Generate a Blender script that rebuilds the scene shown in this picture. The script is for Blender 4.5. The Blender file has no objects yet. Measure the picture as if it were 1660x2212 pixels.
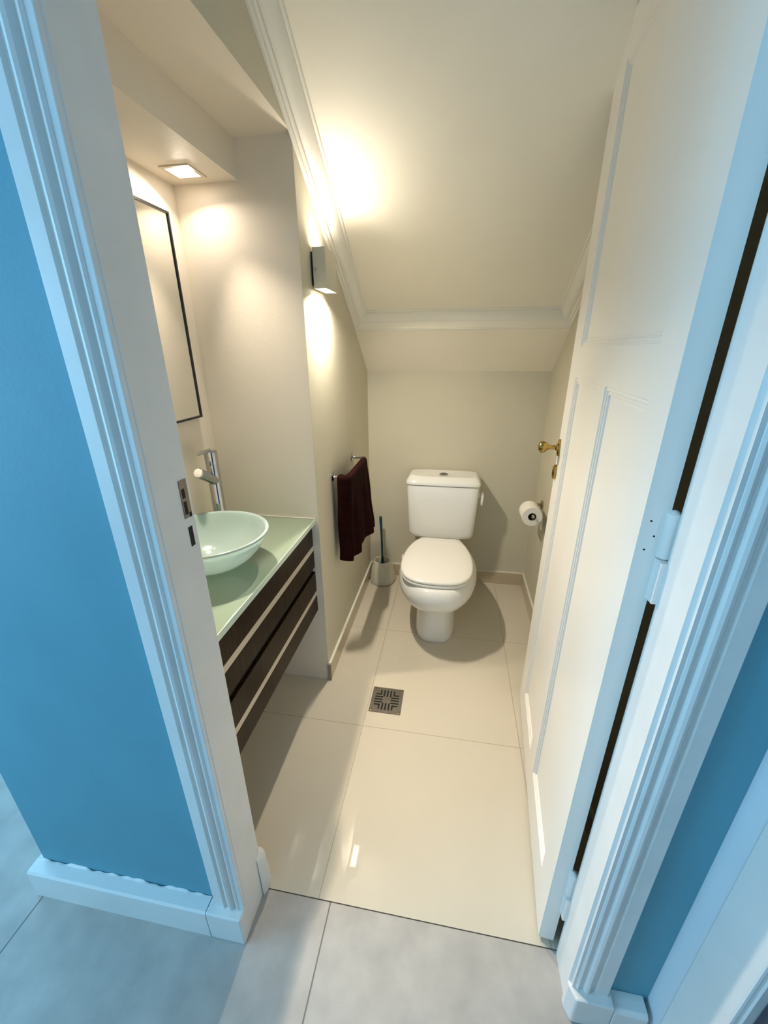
import bpy, bmesh, math, random
from mathutils import Vector, Matrix
random.seed(4)
SC = 0.92                      # everything is laid out in units of camera height 1.5, then scaled to metres
scn = bpy.context.scene
COL = scn.collection

# ------------------------------------------------------------------ materials
def lin(c):
    return tuple(((v/255)/12.92 if v/255 <= .04045 else ((v/255+.055)/1.055)**2.4) for v in c)

def mat(name, col, rough=.5, metal=0., noise=0., nscale=8., bump=0., bscale=60., spec=.5, coat=0., trans=0., ior=1.45):
    m = bpy.data.materials.new(name); m.use_nodes = True
    nt = m.node_tree; b = nt.nodes['Principled BSDF']
    b.inputs['Base Color'].default_value = (*col, 1)
    b.inputs['Roughness'].default_value = rough
    b.inputs['Metallic'].default_value = metal
    b.inputs['Specular IOR Level'].default_value = spec
    b.inputs['Coat Weight'].default_value = coat
    b.inputs['Transmission Weight'].default_value = trans
    b.inputs['IOR'].default_value = ior
    tc = nt.nodes.new('ShaderNodeTexCoord')
    if noise > 0:
        n = nt.nodes.new('ShaderNodeTexNoise'); n.inputs['Scale'].default_value = nscale; n.inputs['Detail'].default_value = 4
        nt.links.new(tc.outputs['Object'], n.inputs['Vector'])
        r = nt.nodes.new('ShaderNodeValToRGB')
        r.color_ramp.elements[0].position = .3; r.color_ramp.elements[1].position = .7
        r.color_ramp.elements[0].color = (*[c*(1-noise) for c in col], 1)
        r.color_ramp.elements[1].color = (*[min(1, c*(1+noise)) for c in col], 1)
        nt.links.new(n.outputs['Fac'], r.inputs['Fac']); nt.links.new(r.outputs['Color'], b.inputs['Base Color'])
    if bump > 0:
        n = nt.nodes.new('ShaderNodeTexNoise'); n.inputs['Scale'].default_value = bscale; n.inputs['Detail'].default_value = 3
        nt.links.new(tc.outputs['Object'], n.inputs['Vector'])
        bp = nt.nodes.new('ShaderNodeBump'); bp.inputs['Strength'].default_value = bump; bp.inputs['Distance'].default_value = .002
        nt.links.new(n.outputs['Fac'], bp.inputs['Height']); nt.links.new(bp.outputs['Normal'], b.inputs['Normal'])
    return m

def tile_mat(name, col, grout, x0, y0, step_x, step_y, w, rough, noise, nscale, bump=0., bscale=200., spec=.5):
    """tiles in Object coordinates (metres after scaling; the numbers are given in layout units)"""
    m = mat(name, col, rough, 0, noise, nscale, bump, bscale, spec)
    nt = m.node_tree; b = nt.nodes['Principled BSDF']
    tc = [n for n in nt.nodes if n.type == 'TEX_COORD'][0]
    sep = nt.nodes.new('ShaderNodeSeparateXYZ'); nt.links.new(tc.outputs['Object'], sep.inputs[0])
    def M(op, a, bb):
        n = nt.nodes.new('ShaderNodeMath'); n.operation = op
        for i, v in enumerate((a, bb)):
            if isinstance(v, (int, float)): n.inputs[i].default_value = v
            else: nt.links.new(v, n.inputs[i])
        return n.outputs[0]
    masks = []
    for ax, o, s in (('X', x0, step_x), ('Y', y0, step_y)):
        v = M('SUBTRACT', sep.outputs[ax], (o-s/2)*SC)
        v = M('FLOORED_MODULO', v, s*SC)
        v = M('ABSOLUTE', M('SUBTRACT', v, s/2*SC), 0)
        masks.append(M('LESS_THAN', v, w*SC/2))
    g = M('MAXIMUM', masks[0], masks[1])
    mx = nt.nodes.new('ShaderNodeMix'); mx.data_type = 'RGBA'
    src = b.inputs['Base Color'].links[0].from_socket if b.inputs['Base Color'].links else None
    nt.links.new(g, mx.inputs['Factor'])
    if src: nt.links.new(src, mx.inputs['A'])
    else: mx.inputs['A'].default_value = (*col, 1)
    mx.inputs['B'].default_value = (*grout, 1)
    nt.links.new(mx.outputs['Result'], b.inputs['Base Color'])
    nt.links.new(M('ADD', M('MULTIPLY', g, .5), rough), b.inputs['Roughness'])
    return m

def wood_mat(name):
    m = mat(name, (.02, .011, .006), .30, spec=.10)
    nt = m.node_tree; b = nt.nodes['Principled BSDF']
    tc = [n for n in nt.nodes if n.type == 'TEX_COORD'][0]
    mp = nt.nodes.new('ShaderNodeMapping'); mp.inputs['Scale'].default_value = (60, 60, 2.5)
    nt.links.new(tc.outputs['Object'], mp.inputs[0])
    n = nt.nodes.new('ShaderNodeTexNoise'); n.inputs['Scale'].default_value = 3; n.inputs['Detail'].default_value = 6
    nt.links.new(mp.outputs[0], n.inputs['Vector'])
    r = nt.nodes.new('ShaderNodeValToRGB')
    r.color_ramp.elements[0].position = .3; r.color_ramp.elements[1].position = .75
    r.color_ramp.elements[0].color = (.004, .0022, .0012, 1); r.color_ramp.elements[1].color = (.040, .019, .006, 1)
    nt.links.new(n.outputs['Fac'], r.inputs['Fac']); nt.links.new(r.outputs['Color'], b.inputs['Base Color'])
    return m

def frosted_mat(name, col, t=.5, gloss=.12):
    m = bpy.data.materials.new(name); m.use_nodes = True
    nt = m.node_tree; nt.nodes.clear()
    out = nt.nodes.new('ShaderNodeOutputMaterial')
    d = nt.nodes.new('ShaderNodeBsdfDiffuse'); d.inputs['Color'].default_value = (*col, 1)
    tr = nt.nodes.new('ShaderNodeBsdfTranslucent'); tr.inputs['Color'].default_value = (*col, 1)
    gl = nt.nodes.new('ShaderNodeBsdfGlossy'); gl.inputs['Roughness'].default_value = gloss
    m1 = nt.nodes.new('ShaderNodeMixShader'); m1.inputs[0].default_value = t
    m2 = nt.nodes.new('ShaderNodeMixShader')
    fr = nt.nodes.new('ShaderNodeFresnel'); fr.inputs['IOR'].default_value = 1.45
    nt.links.new(d.outputs[0], m1.inputs[1]); nt.links.new(tr.outputs[0], m1.inputs[2])
    tp = nt.nodes.new('ShaderNodeBsdfTransparent'); tp.inputs['Color'].default_value = (.88, 1, .96, 1)
    m3 = nt.nodes.new('ShaderNodeMixShader'); m3.inputs[0].default_value = .18
    nt.links.new(m1.outputs[0], m3.inputs[1]); nt.links.new(tp.outputs[0], m3.inputs[2])
    nt.links.new(fr.outputs[0], m2.inputs[0]); nt.links.new(m3.outputs[0], m2.inputs[1]); nt.links.new(gl.outputs[0], m2.inputs[2])
    nt.links.new(m2.outputs[0], out.inputs[0])
    return m

def emit_mat(name, col, s):
    m = bpy.data.materials.new(name); m.use_nodes = True
    b = m.node_tree.nodes['Principled BSDF']
    b.inputs['Base Color'].default_value = (*col, 1)
    b.inputs['Emission Color'].default_value = (*col, 1); b.inputs['Emission Strength'].default_value = s
    return m

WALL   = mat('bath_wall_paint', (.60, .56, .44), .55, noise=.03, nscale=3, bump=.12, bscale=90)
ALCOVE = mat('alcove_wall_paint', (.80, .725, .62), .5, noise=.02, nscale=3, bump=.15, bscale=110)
CEIL   = mat('ceiling_paint', (.92, .86, .74), .5, noise=.03, nscale=2.5, bump=.12, bscale=80)
CROWN  = mat('crown_white_paint', (.86, .83, .75), .38)
DOORW  = mat('door_white_paint', (.82, .80, .75), .32, noise=.02, nscale=4)
TRIMW  = mat('trim_white_paint', (.80, .785, .755), .4, noise=.04, nscale=9, bump=.1, bscale=120)
BLUE   = mat('hall_blue_paint', (.12, .335, .42), .6, noise=.04, nscale=5, bump=.15, bscale=140)
HALLW  = mat('hall_white_paint', (.78, .80, .82), .6, noise=.03, nscale=5, bump=.12, bscale=140)
FLOOR  = tile_mat('polished_beige_tile', (.62, .56, .455), (.40, .33, .24), -.312, 1.252, .652, .652, .003, .012, .03, 2.0, spec=.5)
HFLOOR = tile_mat('matt_grey_tile', (.44, .41, .375), (.20, .18, .16), -.275, .10, .845, 1.2, .004, .55, .10, 14, .25, 260, spec=.25)
BTILE  = mat('beige_skirting_tile', (.52, .44, .31), .15, noise=.03, nscale=4)
GROUTW = mat('white_sealant', (.75, .72, .63), .5)
PORC   = mat('white_porcelain', (.80, .79, .75), .12, spec=.6, coat=.4)
SEATM  = mat('white_seat_plastic', (.80, .77, .71), .22, spec=.5)
SHADOWGAP = mat('dark_recess', (.02, .018, .015), .8)
CHROME = mat('polished_chrome', (.48, .48, .50), .08, 1)
BRASS  = mat('polished_brass', (.40, .26, .075), .2, 1)
STEEL  = mat('brushed_steel', (.27, .245, .22), .35, 1, noise=.12, nscale=30)
DARKST = mat('dark_strike_metal', (.05, .05, .05), .4, .6)
WOOD   = wood_mat('dark_wenge_wood')
STRIP  = mat('satin_aluminium', (.62, .55, .46), .35, .3)
BLACK  = mat('black_void', (.004, .004, .004), .7)
COUNT  = mat('pale_green_glass', (.21, .265, .20), .07, spec=.6, coat=.6)
CEDGE  = mat('glass_edge', (.62, .74, .62), .15, spec=.6)
BASING = frosted_mat('frosted_aqua_glass', (.80, .98, .95), .55)
MIRROR = mat('mirror_silver', (.88, .88, .84), .02, 1)
BLKFR  = mat('black_frame', (.015, .014, .014), .35)
SCONCE = mat('sconce_beige_paint', (.58, .55, .46), .4)
TOWEL  = mat('burgundy_terry', (.015, .0022, .0016), .95, noise=.35, nscale=26, bump=.9, bscale=420, spec=.1)
TEAL   = mat('dark_teal_plastic', (.006, .05, .075), .35)
BRUSHW = mat('cream_plastic', (.66, .62, .50), .35)
PAPER  = mat('white_tissue', (.84, .81, .74), .9, bump=.4, bscale=180)
CARD   = mat('brown_cardboard', (.10, .07, .05), .9)
NAVY   = mat('dark_navy', (.035, .045, .065), .5)
BULB   = emit_mat('lit_bulb', (1., .88, .72), 9.)
BULB2  = emit_mat('lit_sconce_glass', (1., .92, .80), 8.)
PANE   = mat('window_glass', (.9, .95, 1.), .02, trans=1.)

# ------------------------------------------------------------------ mesh helpers
class MB:
    def __init__(s): s.v = []; s.f = []; s.m = []; s.cur = 0
    def add(s, vs, fs):
        o = len(s.v); s.v += [tuple(v) for v in vs]
        s.f += [tuple(i+o for i in f) for f in fs]; s.m += [s.cur]*len(fs)
        return s
    def box(s, x0, x1, y0, y1, z0, z1):
        vs = [(x, y, z) for z in (z0, z1) for y in (y0, y1) for x in (x0, x1)]
        return s.add(vs, [(0,2,3,1),(4,5,7,6),(0,1,5,4),(1,3,7,5),(3,2,6,7),(2,0,4,6)])
    def prism(s, poly, ax, a, b):
        """poly in the two axes other than ax (cyclic order), extruded from a to b"""
        def P(p, t):
            return {'x': (t, p[0], p[1]), 'y': (p[0], t, p[1]), 'z': (p[0], p[1], t)}[ax]
        n = len(poly)
        vs = [P(p, a) for p in poly] + [P(p, b) for p in poly]
        fs = [tuple(range(n-1, -1, -1)), tuple(range(n, 2*n))] + [(i, (i+1) % n, n+(i+1) % n, n+i) for i in range(n)]
        return s.add(vs, fs)
    def loft(s, rings, cap0=True, cap1=True, closed=True):
        n = len(rings[0]); vs = [p for r in rings for p in r]; fs = []
        for k in range(len(rings)-1):
            for i in range(n if closed else n-1):
                j = (i+1) % n
                fs.append((k*n+i, k*n+j, (k+1)*n+j, (k+1)*n+i))
        if cap0: fs.append(tuple(range(n-1, -1, -1)))
        if cap1: fs.append(tuple(range((len(rings)-1)*n, len(rings)*n)))
        return s.add(vs, fs)
    def lathe(s, prof, o, axis=(0,0,1), n=40, cap0=True, cap1=True):
        """prof: (radius, height along axis)"""
        a = Vector(axis).normalized(); h = Vector((1,0,0)) if abs(a.x) < .8 else Vector((0,1,0))
        e1 = (h - a*h.dot(a)).normalized(); e2 = a.cross(e1); o = Vector(o)
        rings = [[o + a*z + (e1*math.cos(2*math.pi*i/n) + e2*math.sin(2*math.pi*i/n))*r for i in range(n)] for r, z in prof]
        return s.loft(rings, cap0, cap1)
    def tube(s, pts, r, n=16):
        pts = [Vector(p) for p in pts]; rings = []; up = Vector((.13, .21, 1)).normalized()
        for i, p in enumerate(pts):
            d = (pts[min(i+1, len(pts)-1)] - pts[max(i-1, 0)]).normalized()
            e1 = (up - d*up.dot(d)).normalized(); e2 = d.cross(e1)
            rr = r[i] if isinstance(r, (list, tuple)) else r
            rings.append([p + (e1*math.cos(2*math.pi*k/n) + e2*math.sin(2*math.pi*k/n))*rr for k in range(n)])
        return s.loft(rings)
    def build(s, name, mats, parent=None, origin=None, smooth=False, bevel=0., seg=2, subsurf=0, angle=35):
        me = bpy.data.meshes.new(name)
        if origin is None:
            if parent is not None: origin = Vector((0,0,0))
            else: origin = Vector((0,0,0))
        origin = Vector(origin); base = origin
        if parent is not None:
            base = Vector((0,0,0)); q = parent
            while q is not None: base = base + q.location; q = q.parent
        me.from_pydata([tuple(Vector(v)-base) for v in s.v], [], s.f)
        bm = bmesh.new(); bm.from_mesh(me)
        bmesh.ops.recalc_face_normals(bm, faces=bm.faces)
        bm.to_mesh(me); bm.free()
        if not isinstance(mats, (list, tuple)): mats = [mats]
        for m_ in mats: me.materials.append(m_)
        for p, mi in zip(me.polygons, s.m): p.material_index = mi
        o = bpy.data.objects.new(name, me); COL.objects.link(o)
        if parent is not None: o.parent = parent
        else: o.location = origin
        if smooth:
            for p in me.polygons: p.use_smooth = True
        if bevel > 0:
            b = o.modifiers.new('soft_edges', 'BEVEL'); b.width = bevel*SC; b.segments = seg; b.limit_method = 'ANGLE'; b.angle_limit = math.radians(30)
        if subsurf:
            b = o.modifiers.new('smooth', 'SUBSURF'); b.levels = subsurf; b.render_levels = subsurf
        if smooth and not subsurf:
            try: me.set_sharp_from_angle(angle=math.radians(angle))
            except Exception: pass
        return o

def thing(name, label, cat, loc, group=None):
    o = bpy.data.objects.new(name, None); COL.objects.link(o); o.location = loc; o.empty_display_size = .05
    o['label'] = label; o['category'] = cat
    if group: o['group'] = group
    return o
def tag(o, label, cat, group=None):
    o['label'] = label; o['category'] = cat
    if group: o['group'] = group
    return o
def struct(o, label=None, cat=None):
    o['kind'] = 'structure'
    if label: o['label'] = label
    if cat: o['category'] = cat
    return o

# ------------------------------------------------------------------ layout constants
XL, XR, YB, YF = -.530, .525, 2.53, .65          # toilet nook: left wall, right wall, back wall, room side of the front wall
XA, YA = -.945, 1.488                             # vanity alcove: mirror wall, end wall
YH = .56                                          # blue face of the front wall in the hall
ZA, ZA2, XD = 2.0, 2.108, -.718                   # alcove ceilings and the drop between them
SL = .645
def zedge(y): return 1.590 + SL*(2.25-y)          # lower edge of the crown on the side walls
TH = math.atan(SL); NN = Vector((0, math.sin(TH), math.cos(TH))); TT = Vector((0, math.cos(TH), -math.sin(TH)))
CW, CD = .08, .07
def zceil(y):                                     # sloped ceiling plane
    p0 = Vector((0, 2.25, 1.590)) + NN*CD
    return p0.z + SL*(p0.y - y)

# ------------------------------------------------------------------ floors
f = MB().box(-1.05, .66, YF, 2.65, -.06, 0).build('floor', FLOOR)
struct(f, 'polished beige floor tiles inside the toilet room', 'floor')
f = MB().box(-2.7, .75, -1.7, YF-.003, -.06, 0).box(-2.7, -1.05, YF-.003, 2.65, -.06, 0).build('floor_hall', HFLOOR)
struct(f, 'matt grey stone tile floor of the hall in front of the doorway', 'floor')
f = MB().box(-.478, .36, YF-.003, YF, -.06, -.002).build('floor_joint', mat('threshold_joint', (.10, .075, .05), .7)); struct(f)

# ------------------------------------------------------------------ toilet room walls
WT = .1
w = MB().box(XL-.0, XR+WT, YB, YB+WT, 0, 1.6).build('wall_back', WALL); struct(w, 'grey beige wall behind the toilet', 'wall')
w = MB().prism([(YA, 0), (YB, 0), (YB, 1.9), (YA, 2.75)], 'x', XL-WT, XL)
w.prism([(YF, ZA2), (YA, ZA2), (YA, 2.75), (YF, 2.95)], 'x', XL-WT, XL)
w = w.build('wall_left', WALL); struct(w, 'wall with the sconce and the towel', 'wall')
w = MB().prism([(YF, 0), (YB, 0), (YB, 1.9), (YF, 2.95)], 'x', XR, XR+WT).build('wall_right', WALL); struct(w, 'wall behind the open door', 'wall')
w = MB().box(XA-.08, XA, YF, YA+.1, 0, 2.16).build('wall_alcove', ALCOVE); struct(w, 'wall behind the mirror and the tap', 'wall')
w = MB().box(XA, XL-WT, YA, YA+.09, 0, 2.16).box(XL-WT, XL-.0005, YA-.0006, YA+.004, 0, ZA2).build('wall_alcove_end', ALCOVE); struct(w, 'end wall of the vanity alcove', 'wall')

c = MB().box(XA, XD, YF, YA, ZA, ZA+.16).build('ceiling_alcove', ALCOVE); struct(c, 'low dropped ceiling over the vanity with the downlight', 'ceiling')
c = MB().box(XD, XL-.0006, YF, YA, ZA2-.001, ZA2-.0001).build('ceiling_alcove_upper', ALCOVE); struct(c, 'higher strip of ceiling beside the dropped one', 'ceiling')

# sloped ceiling, lower slope panel, crown
y0, y1 = YF-.02, 2.36
c = MB().prism([(y0, zceil(y0)), (y1, zceil(y1)), (y1, zceil(y1)+.06), (y0, zceil(y0)+.06)], 'x', XL-.02, XR+.02).build('ceiling', CEIL)
struct(c, 'sloping ceiling under the stairs', 'ceiling')
c = MB().prism([(2.238, 1.600), (2.25, 1.590), (YB, 1.384), (YB, 1.46), (2.25, 1.70)], 'x', XL, XR).build('ceiling_panel', CEIL)
struct(c, 'lower sloping panel between crown moulding and back wall', 'ceiling')

# crown profile: (distance from the wall, distance up from the edge plane)
CP = [(0, 0), (.007, -.001), (.0105, .002), (.0115, .007), (.008, .0105), (.008, .013), (.0155, .0125), (.0195, .0155), (.0205, .021), (.0165, .0245), (.0165, .027), (.029, .0265), (.038, .030), (.045, .036), (.051, .044), (.055, .053), (.0575, .061), (.0575, .0635), (.0645, .063), (.067, .066), (.067, .085), (0, .085)]
def crown_side(sgn, xw, name, label):
    rings = []
    for far in (False, True):
        ring = []
        for a, d in CP:
            yy = 2.25 if far else .60
            o = Vector((xw + sgn*a, yy, zedge(yy))) + NN*d
            if far: o = o - TT*a            # mitre
            ring.append(o)
        rings.append(ring)
    ob = MB().loft(rings).build(name, CROWN, smooth=True, angle=25); struct(ob, label, 'moulding')
crown_side(1, XL, 'trim_1', 'crown moulding along the left wall')
crown_side(-1, XR, 'trim_2', 'crown moulding along the right wall')
rings = []
for sgn, xw in ((1, XL), (-1, XR)):
    rings.append([Vector((xw + sgn*a, 2.25, 1.590)) + NN*d - TT*a for a, d in CP])
ob = MB().loft(rings).build('trim_3', CROWN, smooth=True, angle=25); struct(ob, 'crown moulding across the foot of the slope', 'moulding')

# beige skirting with a white sealant bead
def skirt(name, bx, bead, label):
    o = MB().box(*bx).build(name, BTILE); struct(o, label, 'skirting')
    MB().box(*bead).build('sealant_bead', GROUTW, o)
skirt('baseboard_left', (XL, XL+.012, YA+.003, YB, 0, .088), (XL, XL+.011, YA+.003, YB, .088, .094), 'beige tile skirting along the left wall')
skirt('baseboard_back', (XL+.012, XR-.012, YB-.012, YB, 0, .088), (XL+.012, XR-.012, YB-.011, YB, .088, .094), 'beige tile skirting behind the toilet')
skirt('baseboard_right', (XR-.012, XR, .75, YB, 0, .088), (XR-.011, XR, .75, YB, .088, .094), 'beige tile skirting along the right wall')
o = MB().box(XL-.004, XL+.013, YA-.006, YA+.003, 0, .092).build('trim_4', mat('grey_corner_bead', (.30, .28, .24), .4)); struct(o, 'grey corner end of the left skirting', 'trim')

# ------------------------------------------------------------------ front wall (hall side blue)
def two_sided_wall(name, x0, x1, z0, z1, label):
    m = MB().box(x0, x1, YH, YH+.04, z0, z1)
    m.cur = 1; m.box(x0, x1, YH+.04, YF, z0, z1)
    o = m.build(name, [BLUE, WALL]); struct(o, label, 'wall')
two_sided_wall('wall_front_left', -1.12, -.50, 0, 2.95, 'blue hall wall left of the doorway')
two_sided_wall('wall_front_right', .372, XR+.10, 0, 2.95, 'blue hall wall strip right of the doorway')
two_sided_wall('wall_front_top', -.50, .372, 2.28, 2.95, 'blue wall above the doorway')
o = MB().box(-1.12, XA-.08, YF, 2.65, 0, 2.7).build('wall_hall_side', BLUE); struct(o, 'hall wall running back from the outer corner', 'wall')

# jambs
o = MB().box(-.502, -.478, .545, YF, 0, 2.26).build('trim_5', TRIMW, bevel=.002); struct(o, 'white left door jamb', 'door jamb')
jl = o
m = MB()
m.loft([[(-.478, .635, z), (-.478+a*.3, .630, z), (-.478+a, .645, z), (-.478+a, .664, z), (-.50, .664, z)] for z, a in ((0, .010), (.03, .014), (.08, .014), (.13, .009), (.155, .008), (.168, .001))])
m.build('jamb_foot', TRIMW, jl, smooth=True)
sp = MB().box(-.4785, -.4765, .6205, .6415, 1.212, 1.284).build('strike_plate', STEEL, jl)
MB().box(-.4768, -.4762, .6235, .632, 1.250, 1.268).box(-.4768, -.4762, .6235, .632, 1.219, 1.244).box(-.4768, -.4762, .634, .6405, 1.211, 1.220).build('latch_hole', BLACK, sp)
MB().box(-.4785, -.4770, .6245, .6355, 1.154, 1.193).build('bolt_hole', BLACK, jl)
o = MB().prism([(.352, .545), (.374, .545), (.374, YF), (.354, YF), (.3505, .642)], 'z', 0, 2.26).build('trim_6', TRIMW); struct(o, 'white right door jamb with the hinges', 'door jamb')
jr = o
o = MB().box(-.478, .352, .545, YF, 2.238, 2.26).build('trim_7', TRIMW); struct(o, 'head of the door frame', 'door jamb')

# fluted casings
CAS = [(0, 0), (0, .019), (.027, .020), (.029, .013), (.034, .012), (.036, .017), (.040, .021), (.045, .023), (.050, .021), (.053, .016), (.055, .012), (.059, .012), (.061, .017), (.065, .0185), (.069, .016), (.072, .011), (.0825, .005), (.0825, 0)]
def casing(name, xo, sgn, z0, z1, label):
    o = MB().prism([(xo + sgn*a, YH - d) for a, d in CAS], 'z', z0, z1).build(name, TRIMW, smooth=True, angle=22)
    struct(o, label, 'door casing'); return o
casing('trim_8', -.5590, 1, .112, 2.30, 'fluted casing left of the doorway')
casing('trim_9', .4285, -1, .10, 2.30, 'fluted casing right of the doorway')
o = MB().prism([(YH - d, 2.33 - a) for a, d in CAS], 'x', -.555, .425).build('trim_10', TRIMW); struct(o, 'casing over the doorway', 'door casing')
o = MB().box(-.577, -.477, .52, YH, 0, .112).build('trim_11', TRIMW, bevel=.004); struct(o, 'plinth block under the left casing', 'plinth')
o = MB().prism([(.345, .545), (.357, .522), (.44, .522), (.44, YH), (.345, YH)], 'z', 0, .102).build('trim_12', TRIMW, bevel=.004); struct(o, 'plinth block under the right casing', 'plinth')

# hall skirtings: slightly ragged top
m = MB(); n = 140; rings = []
for i in range(n+1):
    x = -1.138 + (1.138-.579)*i/n; r = .0007*math.sin(x*61) + .0009*math.sin(x*37+1) + .0006*math.sin(x*140)
    rings.append([(x, .521, 0), (x, .521, .104), (x, .526, .1095), (x, YH-.006, .111), (x, YH-.001+r, .112+2*r), (x, YH, 0)])
m.loft(rings)
m.box(-1.138, -1.12, YH, 2.6, 0, .110)
o = m.build('baseboard_hall_left', TRIMW); struct(o, 'white skirting under the blue wall left of the doorway', 'skirting')
m = MB().prism([(.522, 0), (.522, .086), (.529, .094), (YH, .094), (YH, 0)], 'x', .441, XR-.012)
o = m.build('baseboard_hall_right', TRIMW, bevel=.002); struct(o, 'short white skirting right of the doorway', 'skirting')

# hall right wall with a dark doorway
o = MB().box(XR, XR+.1, .416, YH, 0, 2.75).box(XR, XR+.1, -1.7, -.57, 0, 2.75).box(XR, XR+.1, -.57, .416, 2.28, 2.75).build('wall_hall_right', HALLW); struct(o, 'pale hall wall at right angles to the blue one', 'wall')
o = MB().box(XR-.011, XR+.002, .408, .504, 0, 2.36).box(XR-.011, XR+.002, -.67, -.57, 0, 2.36).box(XR-.011, XR+.002, -.57, .408, 2.26, 2.36).build('trim_13', TRIMW, bevel=.004); struct(o, 'plain casing of the dark side doorway', 'door casing')
o = MB().box(XR, XR+.1, .404, .416, 0, 2.28).build('trim_14', TRIMW); struct(o, 'jamb of the dark side doorway', 'door jamb')
d2 = MB().box(XR+.012, XR+.052, -.57, .402, .004, 2.27).build('side_doorway_slab', NAVY); struct(d2, 'dark navy slab filling the side doorway at the edge of the hall', 'door')  # one plain dark navy slab fills the side doorway
MB().lathe([(.02, 0), (.02, .005), (.009, .008), (.009, .03), (.022, .038), (.022, .052), (.012, .058)], (XR+.012, -.47, 1.0), (-1, 0, 0), 24).build('slab_handle', BRASS, d2, smooth=True)

# rest of the hall shell (behind the camera): walls, ceiling and the window the daylight comes through
o = MB().box(-2.8, .75, -1.8, -1.7, 0, 2.75).build('wall_hall_back', HALLW); struct(o)
wy0, wy1, wz0, wz1 = -1.25, .35, .75, 2.25
o = MB().box(-2.8, -2.7, -1.7, wy0, 0, 2.75).box(-2.8, -2.7, wy1, 1.0, 0, 2.75).box(-2.8, -2.7, 2.3, 2.65, 0, 2.75).box(-2.8, -2.7, 1.0, 2.3, 0, wz0).box(-2.8, -2.7, 1.0, 2.3, wz1, 2.75).box(-2.8, -2.7, wy0, wy1, 0, wz0).box(-2.8, -2.7, wy0, wy1, wz1, 2.75).build('wall_hall_left', HALLW); struct(o)
o = MB().box(-2.8, -1.12, 2.65, 2.75, 0, 2.75).build('wall_hall_end', HALLW); struct(o)
o = MB().box(-2.8, .75, -1.8, YH, 2.75, 2.81).box(-2.8, -1.02, YH, 2.75, 2.75, 2.81).build('ceiling_hall', HALLW); struct(o)
wf = MB().box(-2.78, -2.72, wy0, wy0+.05, wz0, wz1).box(-2.78, -2.72, wy1-.05, wy1, wz0, wz1).box(-2.78, -2.72, wy0+.05, wy1-.05, wz0, wz0+.05).box(-2.78, -2.72, wy0+.05, wy1-.05, wz1-.05, wz1).box(-2.775, -2.725, -.475, -.425, wz0+.05, wz1-.05).build('window_1', TRIMW); struct(wf)
wf = MB().box(-2.78, -2.72, 1.0, 1.05, wz0, wz1).box(-2.78, -2.72, 2.25, 2.3, wz0, wz1).box(-2.78, -2.72, 1.05, 2.25, wz0, wz0+.05).box(-2.78, -2.72, 1.05, 2.25, wz1-.05, wz1).box(-2.775, -2.725, 1.625, 1.675, wz0+.05, wz1-.05).build('window_2', TRIMW); struct(wf)

# ------------------------------------------------------------------ the open panelled door
D0 = Vector((.308, .665, 0)); D1 = Vector((.372, 1.515, 0)); DD = (D1-D0).normalized(); DN = Vector((DD.y, -DD.x, 0))   # DN points to the right wall
DL, DT, DZ0, DZ1 = .853, .038, .012, 2.232
def dp(s, t, z): return D0 + DD*s + DN*t + Vector((0, 0, z))
def dbox(m, s0, s1, t0, t1, z0, z1):
    vs = [dp(s, t, z) for z in (z0, z1) for t in (t0, t1) for s in (s0, s1)]
    return m.add(vs, [(0,2,3,1),(4,5,7,6),(0,1,5,4),(1,3,7,5),(3,2,6,7),(2,0,4,6)])
panels = [(.095, .736, 1.507, 2.148), (.468, .742, .140, 1.417), (.092, .376, .148, 1.420)]
def door_mesh():
    m = MB()
    # rails and stiles: grid of cuts, cells of the panels are recessed
    ss = sorted({0, DL, *[p for q in panels for p in q[:2]]}); zs = sorted({DZ0, DZ1, *[p for q in panels for p in q[2:]]})
    inside = lambda s, z: any(a < s < b and c < z < d for a, b, c, d in panels)
    for i in range(len(ss)-1):
        for j in range(len(zs)-1):
            if not inside((ss[i]+ss[i+1])/2, (zs[j]+zs[j+1])/2):
                m.add([dp(ss[i], 0, zs[j]), dp(ss[i+1], 0, zs[j]), dp(ss[i+1], 0, zs[j+1]), dp(ss[i], 0, zs[j+1])], [(0,1,2,3)])
    # back and edges
    m.add([dp(0, DT, DZ0), dp(DL, DT, DZ0), dp(DL, DT, DZ1), dp(0, DT, DZ1)], [(3,2,1,0)])
    for (s0, z0, s1, z1) in ((0, DZ0, DL, DZ0), (DL, DZ0, DL, DZ1), (DL, DZ1, 0, DZ1), (0, DZ1, 0, DZ0)):
        m.add([dp(s0, 0, z0), dp(s0, DT, z0), dp(s1, DT, z1), dp(s1, 0, z1)], [(0,1,2,3)])
    # stepped moulding and panel field
    prof = [(0, 0), (.002, .0045), (.006, .0025), (.009, .003), (.0105, .0075), (.014, .0055), (.017, .006), (.0185, .0105), (.023, .0095)]
    for a, b, c, d in panels:
        loops = [[dp(a+o, t, c+o), dp(b-o, t, c+o), dp(b-o, t, d-o), dp(a+o, t, d-o)] for o, t in prof]
        vs = [p for l in loops for p in l]; fs = []
        for k in range(len(loops)-1):
            for i in range(4):
                fs.append((k*4+i, k*4+(i+1) % 4, (k+1)*4+(i+1) % 4, (k+1)*4+i))
        fs.append(tuple(range((len(loops)-1)*4, len(loops)*4)))
        m.add(vs, fs)
    return m
door = door_mesh().build('door_1', DOORW); struct(door, 'white panelled door standing open along the right wall', 'door')
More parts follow.
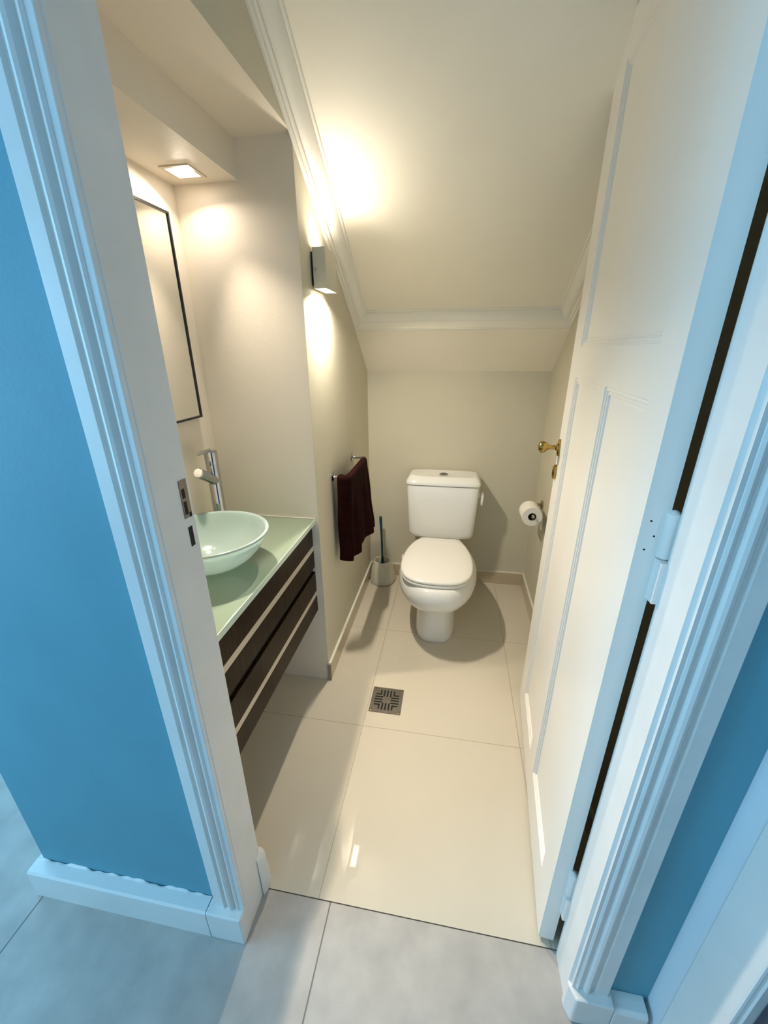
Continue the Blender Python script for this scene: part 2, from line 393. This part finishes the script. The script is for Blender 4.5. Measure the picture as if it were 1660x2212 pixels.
# brass knob, its plate and the keyhole cover
ks, kz = .822, 1.180
kb = MB()
rr = [[dp(ks + .013*math.cos(q), -t, kz + .030*math.sin(q)) for q in [2*math.pi*i/24 for i in range(24)]] for t in (0, .005)]
rr.append([dp(ks + .009*math.cos(q), -.008, kz + .025*math.sin(q)) for q in [2*math.pi*i/24 for i in range(24)]])
kb.loft(rr); kb.build('knob_plate', BRASS, door, smooth=True)
kp = dp(ks, 0, kz)
MB().lathe([(.012, .006), (.012, .012), (.008, .015), (.0075, .024), (.008, .034), (.011, .040), (.017, .046), (.0205, .054), (.0205, .061), (.017, .067), (.010, .071), (.003, .072)], kp, -DN, 28).build('door_knob', BRASS, door, smooth=True)
kz = 1.092; rr = [[dp(ks + .013*k*math.cos(q), -t, kz + .027*k*math.sin(q)) for q in [2*math.pi*i/24 for i in range(24)]] for t, k in ((0, 1), (.008, 1), (.012, .7))]
kc = MB().loft(rr).build('keyhole_cover', BRASS, door, smooth=True)
MB().loft([[dp(ks + .004*math.cos(q), -t, kz + .010*math.sin(q)) for q in [2*math.pi*i/16 for i in range(16)]] for t in (.0115, .0128)]).build('keyhole', BLACK, kc)
# painted hinges: upper knuckle + leaf belong to the door, lower ones to the jamb
hx, hy = .3500, .6595
for z0, z1 in ((1.10, 1.262), (.155, .322), (1.95, 2.11)):
    zm = (z0+z1)/2
    h = MB().lathe([(.004, -.003), (.0105, .001), (.0105, z1-zm-.004), (.006, z1-zm), (.002, z1-zm+.002)], (hx, hy, zm+.001), (0, 0, 1), 20)
    h.box(.333, hx-.004, .6628, .6650, zm+.003, z1)
    h.build('hinge', TRIMW, door, smooth=True)
    h = MB().lathe([(.002, -.002), (.007, 0), (.0105, .004), (.0105, zm-z0-.001)], (hx, hy, z0), (0, 0, 1), 20)
    h.box(hx-.0085, hx+.003, .6400, .6580, z0+.004, zm-.002)
    h.build('hinge_leaf', TRIMW, jr, smooth=True)

for nx, nz in ((.3214, 1.243), (.3306, 1.217), (.3214, 1.192)):
    MB().lathe([(.0016, 0), (.0016, .0006)], (nx, .665 - .0753*(nx-.308) + .0002, nz), (0, -1, 0), 10).build('nail_hole', BLACK, door)
# ------------------------------------------------------------------ vanity cabinet
CX, CY0, CY1, CZ0, CZ1 = -.560, .668, YA-.001, .400, .828
cab = thing('vanity_cabinet', 'dark wood wall-hung vanity cabinet with two drawers under the green glass top', 'cabinet', (-.75, 1.08, CZ0))
MB().box(XA+.001, CX-.020, CY0, CY1, CZ0, CZ1).build('body', WOOD, cab)
for zb, zt, s0, s1 in ((.624, .826, .703, .727), (.402, .600, .481, .504)):
    dr = MB().box(CX-.0195, CX, CY0+.001, CY1-.001, zb, s0).box(CX-.0195, CX, CY0+.001, CY1-.001, s1, zt).build('drawer', WOOD, cab, bevel=.0015)
    MB().box(CX-.0195, CX-.001, CY0+.001, CY1-.001, s0, s1).build('pull_strip', STRIP, dr)
MB().box(CX-.0195, CX-.012, CY0+.001, CY1-.001, .6002, .6238).build('shadow_gap', BLACK, cab)

top = thing('countertop', 'pale green glass counter top along the alcove wall carrying the glass basin', 'counter', (-.745, 1.08, .829))
MB().box(XA+.001, -.5455, CY0-.004, CY1, .829, .8495).build('slab', COUNT, top, bevel=.001)
MB().box(-.5453, -.5435, CY0-.004, CY1, .8295, .8492).build('front_edge', CEDGE, top)
MB().box(XA+.001, -.5455, CY1-.0035, CY1, .8497, .853).build('sealant_bead', GROUTW, top)

# ------------------------------------------------------------------ basin and tap
BX, BY, BZ = -.738, 1.058, .8497
bas = thing('glass_basin', 'round frosted aqua glass vessel basin on the green counter', 'basin', (BX, BY, BZ))
outer = [(.052, 0), (.062, .003), (.085, .012), (.112, .028), (.136, .048), (.156, .072), (.170, .095), (.1785, .113), (.181, .117)]
rim = [(.181, .120), (.179, .1225), (.175, .123), (.171, .122)]
inner = [(.168, .116), (.159, .096), (.146, .074), (.127, .052), (.103, .034), (.076, .020), (.045, .012), (.020, .010)]
MB().lathe(outer+rim+inner, (BX, BY, BZ), n=72).build('bowl', BASING, bas, smooth=True, angle=60)
MB().lathe([(.021, .0102), (.022, .013), (.019, .015), (.012, .0145), (.004, .014)], (BX, BY, BZ), n=32).build('waste_plug', CHROME, bas, smooth=True)

FX, FY = -.862, 1.322
tap = thing('basin_tap', 'tall chrome mixer tap standing behind the glass basin', 'tap', (FX, FY, BZ))
MB().lathe([(.030, 0), (.030, .004), (.0235, .007), (.0225, .010), (.0225, .262), (.0215, .264)], (FX, FY, BZ), n=40).build('column', CHROME, tap, smooth=True)
MB().lathe([(.0215, .0), (.023, .001), (.023, .046), (.021, .050), (.010, .051)], (FX, FY, BZ+.264), n=40).build('cartridge_cap', CHROME, tap, smooth=True)
s0 = Vector((FX+.004, FY-.010, 1.056)); s1 = Vector((FX+.012, FY-.107, 1.112)); sd = (s1-s0).normalized(); L = (s1-s0).length
spt = MB().lathe([(.0175, 0), (.0175, L-.002), (.0160, L)], s0, sd, 32).build('spout', CHROME, tap, smooth=True)
MB().lathe([(.0150, L+.0001), (.0150, L+.0025), (.012, L+.003)], s0, sd, 32).build('aerator', mat('nozzle_reflection', (.80, .76, .70), .4), spt, smooth=True)  # pale colour paints the reflection on the spout's end disc
MB().tube([(FX, FY-.004, 1.166), (FX, FY-.03, 1.168), (FX, FY-.062, 1.168), (FX, FY-.072, 1.166)], [.0075, .0065, .006, .0045], 14).build('lever', CHROME, tap, smooth=True)

# ------------------------------------------------------------------ mirror
mr = thing('wall_mirror', 'tall mirror in a thin black frame above the basin', 'mirror', (XA, 1.05, 1.27))
my0, my1, mz0, mz1 = .70, 1.412, 1.270, 1.908
MB().box(XA+.0005, XA+.014, my0+.006, my1-.006, mz0+.007, mz1-.007).build('mirror_glass', MIRROR, mr)
MB().box(XA+.0005, XA+.018, my0, my0+.006, mz0, mz1).box(XA+.0005, XA+.018, my1-.006, my1, mz0, mz1).box(XA+.0005, XA+.018, my0+.006, my1-.006, mz0, mz0+.007).box(XA+.0005, XA+.018, my0+.006, my1-.006, mz1-.007, mz1).build('frame', BLKFR, mr)

# ------------------------------------------------------------------ downlight
DX, DY = -.845, 1.392
dl = thing('downlight', 'small square recessed downlight lit in the low ceiling over the vanity', 'light', (DX, DY, ZA))
h = .048
fr = MB()
fr.box(DX-h, DX+h, DY-h, DY-h+.012, ZA-.004, ZA-.0002).box(DX-h, DX+h, DY+h-.012, DY+h, ZA-.004, ZA-.0002).box(DX-h, DX-h+.012, DY-h+.012, DY+h-.012, ZA-.004, ZA-.0002).box(DX+h-.012, DX+h, DY-h+.012, DY+h-.012, ZA-.004, ZA-.0002)
fr.build('frame', mat('downlight_frame', (.70, .62, .50), .4), dl)
MB().box(DX-h+.0125, DX+h-.0125, DY-h+.0125, DY+h-.0125, ZA-.0022, ZA-.0004).build('lamp_glass', BULB, dl)

# ------------------------------------------------------------------ wall sconce
SX0, SX1, SY0, SY1, SZ0, SZ1 = -.520, -.474, 1.585, 1.722, 1.704, 1.832
sc = thing('wall_sconce', 'small pale box sconce shining up and down on the left wall', 'wall light', (XL, (SY0+SY1)/2, SZ0))
t = .003
m = MB().box(SX0, SX1, SY0, SY0+t, SZ0, SZ1).box(SX0, SX1, SY1-t, SY1, SZ0, SZ1).box(SX0, SX0+t, SY0+t, SY1-t, SZ0, SZ1).box(SX1-t, SX1, SY0+t, SY1-t, SZ0, SZ1)
m.build('shade', SCONCE, sc)
MB().box(XL+.0005, SX0, SY0+.012, SY1-.012, SZ0+.012, SZ1-.012).build('wall_plate', BLKFR, sc)
MB().lathe([(.004, 0), (.004, .003), (.002, .004)], (SX0+.006, SY0, (SZ0+SZ1)/2-.004), (0, -1, 0), 14).build('screw', CHROME, sc, smooth=True)
MB().box(SX0+t+.0005, SX1-t-.0005, SY0+t+.0005, SY1-t-.0005, SZ0+.006, SZ0+.010).build('lower_glass', BULB2, sc)
MB().box(SX0+t+.0005, SX1-t-.0005, SY0+t+.0005, SY1-t-.0005, SZ1-.010, SZ1-.006).build('upper_glass', BULB2, sc)

# ------------------------------------------------------------------ towel bar and towel
BXR, BZR, BY0, BY1 = -.455, .966, 1.705, 2.078
tb = thing('towel_bar', 'chrome towel bar on the left wall holding the dark red towel', 'towel rail', (XL, 1.88, BZR))
MB().tube([(BXR, BY0-.006, BZR), (BXR, BY1+.006, BZR)], .0065, 18).build('bar', CHROME, tb, smooth=True)
for y in (BY0, BY1):
    p = MB().lathe([(.019, .0005), (.019, .006), (.016, .008), (.008, .010), (.007, .014), (.007, .068), (.0085, .072), (.0085, .079), (.004, .080)], (XL, y, BZR), (1, 0, 0), 26).build('post', CHROME, tb, smooth=True)

def sm(a, b, x):
    x = max(0, min(1, (x-a)/(b-a))); return x*x*(3-2*x)
def towel():
    path = [(-.502, 1.688), (-.480, 1.682), (-.458, 1.684), (-.441, 1.696), (-.437, 1.75), (-.437, 1.85), (-.437, 1.95), (-.437, 2.01), (-.438, 2.040)]
    P = [Vector((a, b, 0)) for a, b in path]
    cum = [0]
    for i in range(1, len(P)): cum.append(cum[-1] + (P[i]-P[i-1]).length)
    def at(u):
        s = u*cum[-1]
        for i in range(len(P)-1):
            if s <= cum[i+1]+1e-9:
                k = (s-cum[i])/(cum[i+1]-cum[i]); return P[i].lerp(P[i+1], k)
        return P[-1]
    NU, NV = 64, 44
    rows = []
    for j in range(NV+1):
        v = j/NV; row = []
        for i in range(NU+1):
            u = i/NU; p = at(u); q = at(min(1, u+.02)) - at(max(0, u-.02)); q.normalize()
            nrm = Vector((q.y, -q.x, 0))          # outwards
            ztop = BZR + .0095 - .004*math.sin(u*math.pi)*.4
            zbot = .570 - .020*math.sin(u*5.2+.4) - .012*u
            if v < .18:                            # back leaf going up behind the bar
                k = v/.18; z = (zbot+.10) + (ztop-.006-zbot-.10)*k; off = -.029 - .012*(1-sm(.05, .3, u))
                wv = 0
            elif v < .30:                          # over the bar
                a = (v-.18)/.12*math.pi; off = -.0165 - .0125*math.cos(a) - .012*(1-sm(.05, .3, u))*(1+math.cos(a))/2; z = ztop - .006 + .006*math.sin(a); wv = 0
            else:
                k = (v-.30)/.70; z = ztop-.006 - (ztop-.006-zbot)*k; wv = k
                off = .034*sm(.35, 1, u)*k + .010*k*math.sin(u*17+.8) + .006*math.sin(u*31+2)*sm(0, .5, k) - .004
            row.append(p + nrm*off + q*(.030*wv*sm(.55, 1, u)) + Vector((.004*wv*math.sin(z*23), 0, z)))
        rows.append(row)
    m = MB(); n = NU+1
    m.add([p for r in rows for p in r], [(j*n+i, j*n+i+1, (j+1)*n+i+1, (j+1)*n+i) for j in range(NV) for i in range(NU)])
    o = m.build('towel', TOWEL, origin=(-.46, 1.88, .57), smooth=True, angle=180)
    s = o.modifiers.new('thick', 'SOLIDIFY'); s.thickness = .006*SC; s.offset = 0
    return o
tag(towel(), 'dark burgundy hand towel draped over the chrome bar', 'towel')

# ------------------------------------------------------------------ toilet
TX = -.042
toi = thing('toilet', 'white close-coupled toilet with closed lid against the back wall', 'toilet', (TX, 2.15, 0))
def sring(z, hw, yf, yb, e=2.5, n=56, xc=TX, taper=0.):
    ym, hl = (yf+yb)/2, (yb-yf)/2; out = []
    for i in range(n):
        a = 2*math.pi*i/n; ca, sa = math.cos(a), math.sin(a)
        x = hw*math.copysign(abs(ca)**(2/e), ca); y = hl*math.copysign(abs(sa)**(2/e), sa)
        x *= 1 - taper*max(0, y/hl)
        out.append((xc + x, ym + y, z))
    return out
MB().loft([sring(*a) for a in (
    (0, .112, 1.838, 2.32, 3.0), (.006, .115, 1.834, 2.325, 3.0), (.03, .115, 1.834, 2.33, 3.0), (.10, .110, 1.842, 2.33, 2.8), (.17, .106, 1.850, 2.34, 2.6), (.205, .106, 1.850, 2.36, 2.5),
    (.226, .118, 1.830, 2.38, 2.4), (.238, .142, 1.792, 2.40, 2.35), (.252, .170, 1.752, 2.41, 2.3), (.278, .197, 1.718, 2.42, 2.3), (.312, .212, 1.698, 2.43, 2.3, 56, TX, .12), (.345, .216, 1.692, 2.44, 2.3, 56, TX, .22), (.373, .210, 1.695, 2.45, 2.3, 56, TX, .28),
    (.393, .200, 1.706, 2.45, 2.3, 56, TX, .30), (.402, .188, 1.714, 2.45, 2.3, 56, TX, .30), (.405, .176, 1.726, 2.44, 2.3, 56, TX, .3))]).build('bowl', PORC, toi, smooth=True, angle=60)
half = [(0, 1.735), (.06, 1.738), (.112, 1.753), (.152, 1.786), (.178, 1.838), (.189, 1.90), (.191, 1.97), (.184, 2.05), (.170, 2.12), (.151, 2.18), (.126, 2.228), (.095, 2.252), (0, 2.258)]
def seat_ring(z, k):
    pts = []
    H = [(-half[1][0], half[1][1])] + half + [(-half[-2][0], half[-2][1])]
    for i in range(1, len(H)-2):
        for q in range(4):
            t = q/4; p0, p1, p2, p3 = H[i-1], H[i], H[i+1], H[i+2]
            pts.append(tuple(.5*((2*p1[d]) + (-p0[d]+p2[d])*t + (2*p0[d]-5*p1[d]+4*p2[d]-p3[d])*t*t + (-p0[d]+3*p1[d]-3*p2[d]+p3[d])*t**3) for d in (0, 1)))
    pts.append(half[-1])
    full = pts + [(-x, y) for x, y in reversed(pts[1:-1])]
    yc = 1.99
    return [(TX-.004 + x*k, yc + (y-yc)*k, z) for x, y in full]
MB().loft([seat_ring(z, k) for z, k in ((.407, .97), (.409, .995), (.415, 1.004), (.421, 1.0), (.4235, .985))]).build('seat', SEATM, toi, smooth=True, angle=60)
MB().loft([seat_ring(z, k) for z, k in ((.4255, .98), (.428, .997), (.433, 1.0), (.438, .99), (.4415, .965), (.4435, .92), (.4455, .75), (.4465, .5), (.447, .2))]).build('lid', SEATM, toi, smooth=True, angle=60)
for s in (-1, 1):
    MB().tube([(TX-.004+s*.075-.02, 2.262, .424), (TX-.004+s*.075+.02, 2.262, .424)], .011, 16).build('hinge', SEATM, toi, smooth=True)
TK0, TK1 = 2.312, 2.512
MB().loft([sring(*a) for a in ((.402, .170, TK0+.030, TK1-.01, 6), (.406, .186, TK0+.014, TK1-.004, 6), (.416, .197, TK0+.005, TK1, 7), (.44, .202, TK0+.001, TK1, 8), (.60, .210, TK0-.001, TK1, 8), (.744, .2165, TK0-.002, TK1, 8), (.748, .2150, TK0, TK1-.002, 8))], ).build('tank', PORC, toi, smooth=True, angle=50)
MB().loft([sring(*a) for a in ((.7505, .217, TK0, TK1, 8), (.753, .2225, TK0-.008, TK1+.003, 8), (.764, .2225, TK0-.008, TK1+.003, 8), (.772, .2195, TK0-.004, TK1+.002, 8), (.786, .209, TK0+.010, TK1-.002, 8), (.795, .200, TK0+.024, TK1-.010, 7), (.798, .194, TK0+.034, TK1-.015, 6), (.7965, .180, TK0+.045, TK1-.022, 5), (.795, .150, TK0+.055, TK1-.03, 4))]).build('tank_lid', PORC, toi, smooth=True, angle=50)
bt = MB().lathe([(.027, 0), (.027, .004), (.024, .006)], (TX, 2.405, .7945), n=32).build('flush_button_ring', CHROME, toi, smooth=True)
MB().lathe([(.020, 0), (.020, .0075), (.017, .0085)], (TX-.0005, 2.405, .7945), n=32).build('flush_button', mat('dark_chrome', (.22, .21, .20), .25, 1), toi, smooth=True)
# side lever: round boss and a rounded paddle
MB().lathe([(.016, 0), (.016, .010), (.012, .014)], (TX+.2105, 2.372, .684), (1, 0, 0), 24).build('lever_boss', SEATM, toi, smooth=True)
rings = []
for x, k in ((.2255, .6), (.228, .92), (.232, 1), (.238, 1), (.242, .9), (.2445, .6)):
    rings.append([(TX + x, 2.366 + .017*k*math.cos(q) - .004, .664 + .044*k*math.sin(q)) for q in [2*math.pi*i/32 for i in range(32)]])
MB().loft(rings).build('flush_lever', SEATM, toi, smooth=True)
# supply pipe loop seen left of the seat
MB().tube([(TX-.22, 2.30, .24), (TX-.222, 2.25, .30), (TX-.214, 2.17, .352), (TX-.206, 2.10, .362), (TX-.200, 2.08, .35)], .007, 12).build('seat_bumper_pipe', SEATM, toi, smooth=True)

# ------------------------------------------------------------------ brush and holder
QX, QY = -.428, 2.435
bh = MB()
prof_o = [(.062, 0), (.082, .004), (.085, .014), (.084, .035), (.078, .080), (.068, .125), (.060, .155), (.057, .162)]
prof_i = [(.055, .164), (.051, .162), (.049, .130), (.044, .05), (.012, .045)]
bh.lathe(prof_o + prof_i, (QX, QY, .0005), n=40)
for k in range(10):                                # shallow ribs moulded into the wall
    a = 2*math.pi*k/10; c_, s_ = math.cos(a), math.sin(a)
    bh.tube([(QX+.0855*c_, QY+.0855*s_, .02), (QX+.0775*c_, QY+.0775*s_, .085), (QX+.062*c_, QY+.062*s_, .15)], [.0035, .003, .002], 8)
tag(bh.build('toilet_brush_holder', BRUSHW, origin=(QX, QY, 0), smooth=True), 'cream flared plastic toilet brush holder standing in the left corner', 'brush holder')
br = thing('toilet_brush', 'toilet brush with dark teal handle standing in the cream holder', 'toilet brush', (QX, QY, .06))
MB().tube([(QX, QY, .115), (QX-.001, QY, .20), (QX-.006, QY+.004, .34), (QX-.011, QY+.007, .44), (QX-.0125, QY+.008, .476), (QX-.013, QY+.008, .482)], [.012, .0075, .0070, .0095, .0095, .005], 18).build('handle', TEAL, br, smooth=True)
MB().lathe([(.010, .050), (.030, .056), (.034, .08), (.028, .105), (.012, .118)], (QX, QY, 0), n=28).build('brush_head', mat('brush_bristle', (.06, .05, .04), .9, bump=1., bscale=300), br, smooth=True)

# ------------------------------------------------------------------ paper roll and holder
RX, RZ, RY0, RY1 = .444, .662, 2.125, 2.235
ph = thing('toilet_paper_holder', 'metal roll holder on the right wall', 'paper holder', (XR, 2.29, RZ))
MB().lathe([(.026, .0005), (.026, .006), (.022, .009), (.010, .012), (.0085, .020), (.0085, .078)], (XR, 2.29, RZ+.012), (-1, 0, 0), 28).build('wall_mount', mat('bronze_chrome', (.45, .36, .28), .2, 1), ph, smooth=True)
MB().tube([(XR-.074, 2.29, RZ+.012), (XR-.079, 2.29, RZ+.012), (RX, 2.283, RZ+.012), (RX, 2.27, RZ+.0115), (RX, 2.10, RZ+.010)], .0075, 16).lathe([(.0075, 0), (.009, .001), (.009, .008), (.007, .010)], (RX, 2.108, RZ+.010), (0, -1, 0), 20).build('arm', CHROME, ph, smooth=True)
rl = thing('toilet_paper_roll', 'white toilet paper roll hanging on the right wall holder', 'toilet roll', (RX, 2.18, RZ))
m = MB().lathe([(.0215, 0), (.0515, 0), (.053, .0015), (.053, .1085), (.0515, .110), (.0215, .110)], (RX, RY0, RZ), (0, 1, 0), 48, False, False)
rings = []
for z in range(8):
    a = z/7; rings.append([(RX+.0535+.0025*math.sin(a*2), RY0+.002, RZ-.075*a), (RX+.0535+.0025*math.sin(a*2), RY1-.002, RZ-.075*a), (RX+.0545+.0025*math.sin(a*2), RY1-.002, RZ-.075*a), (RX+.0545+.0025*math.sin(a*2), RY0+.002, RZ-.075*a)])
m.loft(rings)
m.build('paper', PAPER, rl, smooth=True)
MB().lathe([(.0195, .0005), (.0214, .0005), (.0214, .1095), (.0195, .1095), (.0195, .0005)], (RX, RY0, RZ), (0, 1, 0), 40, False, False).build('cardboard_core', CARD, rl, smooth=True)

# ------------------------------------------------------------------ floor drain grate
GX0, GY0, GS, GN = -.303, 1.330, .1425, 57
cs = GS/GN
def slot(i, j):
    x, y = (i+.5)/GN-.5, (j+.5)/GN-.5
    for k in range(-2, 3):
        c0 = k*.106
        if abs(x-c0) < .024 and (.125 if abs(k) < 2 else .19) < abs(y) < (.40 if abs(k) < 2 else .385): return True
        if abs(y-c0) < .024 and (.125 if abs(k) < 2 else .19) < abs(x) < (.40 if abs(k) < 2 else .385): return True
    return False
gr = thing('floor_drain', 'square steel drain grate set in the beige floor', 'drain', (GX0+GS/2, GY0+GS/2, 0))
m = MB(); vs = [(GX0+i*cs, GY0+j*cs, .0032) for j in range(GN+1) for i in range(GN+1)]
m.add(vs, [(j*(GN+1)+i, j*(GN+1)+i+1, (j+1)*(GN+1)+i+1, (j+1)*(GN+1)+i) for j in range(GN) for i in range(GN) if not slot(i, j)])
g = m.build('grate', STEEL, gr); so = g.modifiers.new('thick', 'SOLIDIFY'); so.thickness = .0022*SC; so.offset = -1
MB().box(GX0+.001, GX0+GS-.001, GY0+.001, GY0+GS-.001, .0001, .0008).build('drain_shade_sheet', BLACK, gr)  # flat black sheet, its colour stands for the shade below the slots
for i in (0, 1):
    for j in (0, 1):
        MB().lathe([(.0045, 0), (.0045, .001), (.002, .0018)], (GX0+.010+i*(GS-.020), GY0+.010+j*(GS-.020), .0032), n=16).build('screw', BRASS, gr, smooth=True)

# ------------------------------------------------------------------ lights
def area(name, loc, direction, sx, sy, energy, col, spread=180, hint=(0, 1, 0)):
    l = bpy.data.lights.new(name, 'AREA'); l.shape = 'RECTANGLE'; l.size = sx; l.size_y = sy; l.energy = energy; l.color = col; l.spread = math.radians(spread)
    o = bpy.data.objects.new(name, l); COL.objects.link(o); o.location = loc
    z = -Vector(direction).normalized(); x = Vector(hint).cross(z).normalized(); y = z.cross(x)
    o.rotation_euler = Matrix((x, y, z)).transposed().to_euler(); return o
WARM = (1., .83, .62)
area('downlight_lamp', (DX+.01, DY, ZA-.006), (.37, -.48, -1), .05, .05, 7.2, (1., .87, .69), 89)
area('downlight_glow', (DX, DY, ZA-.006), (.16, -.38, -1), .05, .05, 1.2, (1., .88, .73), 160)
syc, sxc = (SY0+SY1)/2, (SX0+SX1)/2
area('sconce_lamp_down', (sxc+.004, syc, SZ0+.004), (.28, 0, -1), .030, .09, 10.0, (1., .91, .76), 155)
area('sconce_lamp_up', (sxc, syc, SZ1-.004), (-.05, 0, 1), .030, .09, .22, (1., .88, .72), 130)
area('sconce_lamp_up_room', (sxc+.004, syc, SZ1-.001), (.85, -.45, .8), .020, .06, .65, (1., .91, .78), 150)
area('window_daylight', (-2.66, (wy0+wy1)/2, (wz0+wz1)/2), (1, .0, -.05), wy1-wy0-.1, wz1-wz0-.1, 34., (.34, .70, 1.0), hint=(0, 0, 1))
area('window_daylight_far', (-2.66, 1.65, 1.5), (1, -.35, -.25), 1.2, 1.4, 22., (.34, .70, 1.0), hint=(0, 0, 1))

wd = bpy.data.worlds.new('daylight_sky'); scn.world = wd; wd.use_nodes = True
wd.node_tree.nodes['Background'].inputs[0].default_value = (.3, .66, 1, 1); wd.node_tree.nodes['Background'].inputs[1].default_value = .6

# ------------------------------------------------------------------ camera
cam = bpy.data.cameras.new('camera'); co = bpy.data.objects.new('camera', cam); COL.objects.link(co)
r = Vector((0.9860097907305059, 0.16662268691631238, -0.004644651587843734)); u = Vector((-0.057421559422312855, 0.365694049938219, 0.9289621232070192)); fw = Vector((-0.15648468646194652, 0.9156990455627722, -0.370145648168845))
M = Matrix((r, u, -fw)).transposed().to_4x4(); M.translation = Vector((0, 0, 1.5*SC)); co.matrix_world = M
cam.sensor_fit = 'HORIZONTAL'; cam.sensor_width = 36; cam.lens = 880/1660*36; cam.clip_start = .01
scn.camera = co

# ------------------------------------------------------------------ scale the layout to metres
done = set()
for o in scn.objects:
    if o.type == 'CAMERA': continue
    o.location = o.location*SC
    if o.type == 'MESH' and o.data.name not in done:
        o.data.transform(Matrix.Scale(SC, 4)); done.add(o.data.name)
    if o.type == 'LIGHT':
        o.data.size *= SC; o.data.size_y *= SC

# ------------------------------------------------------------------ view
vs = scn.view_settings; vs.view_transform = 'Standard'; vs.look = 'None'; vs.exposure = 0.29; vs.gamma = 1.0; vs.use_curve_mapping = False
cy = scn.cycles
cy.use_denoising = True; cy.max_bounces = 10; cy.diffuse_bounces = 6; cy.glossy_bounces = 5; cy.sample_clamp_indirect = 6.0; cy.caustics_reflective = False; cy.caustics_refractive = False
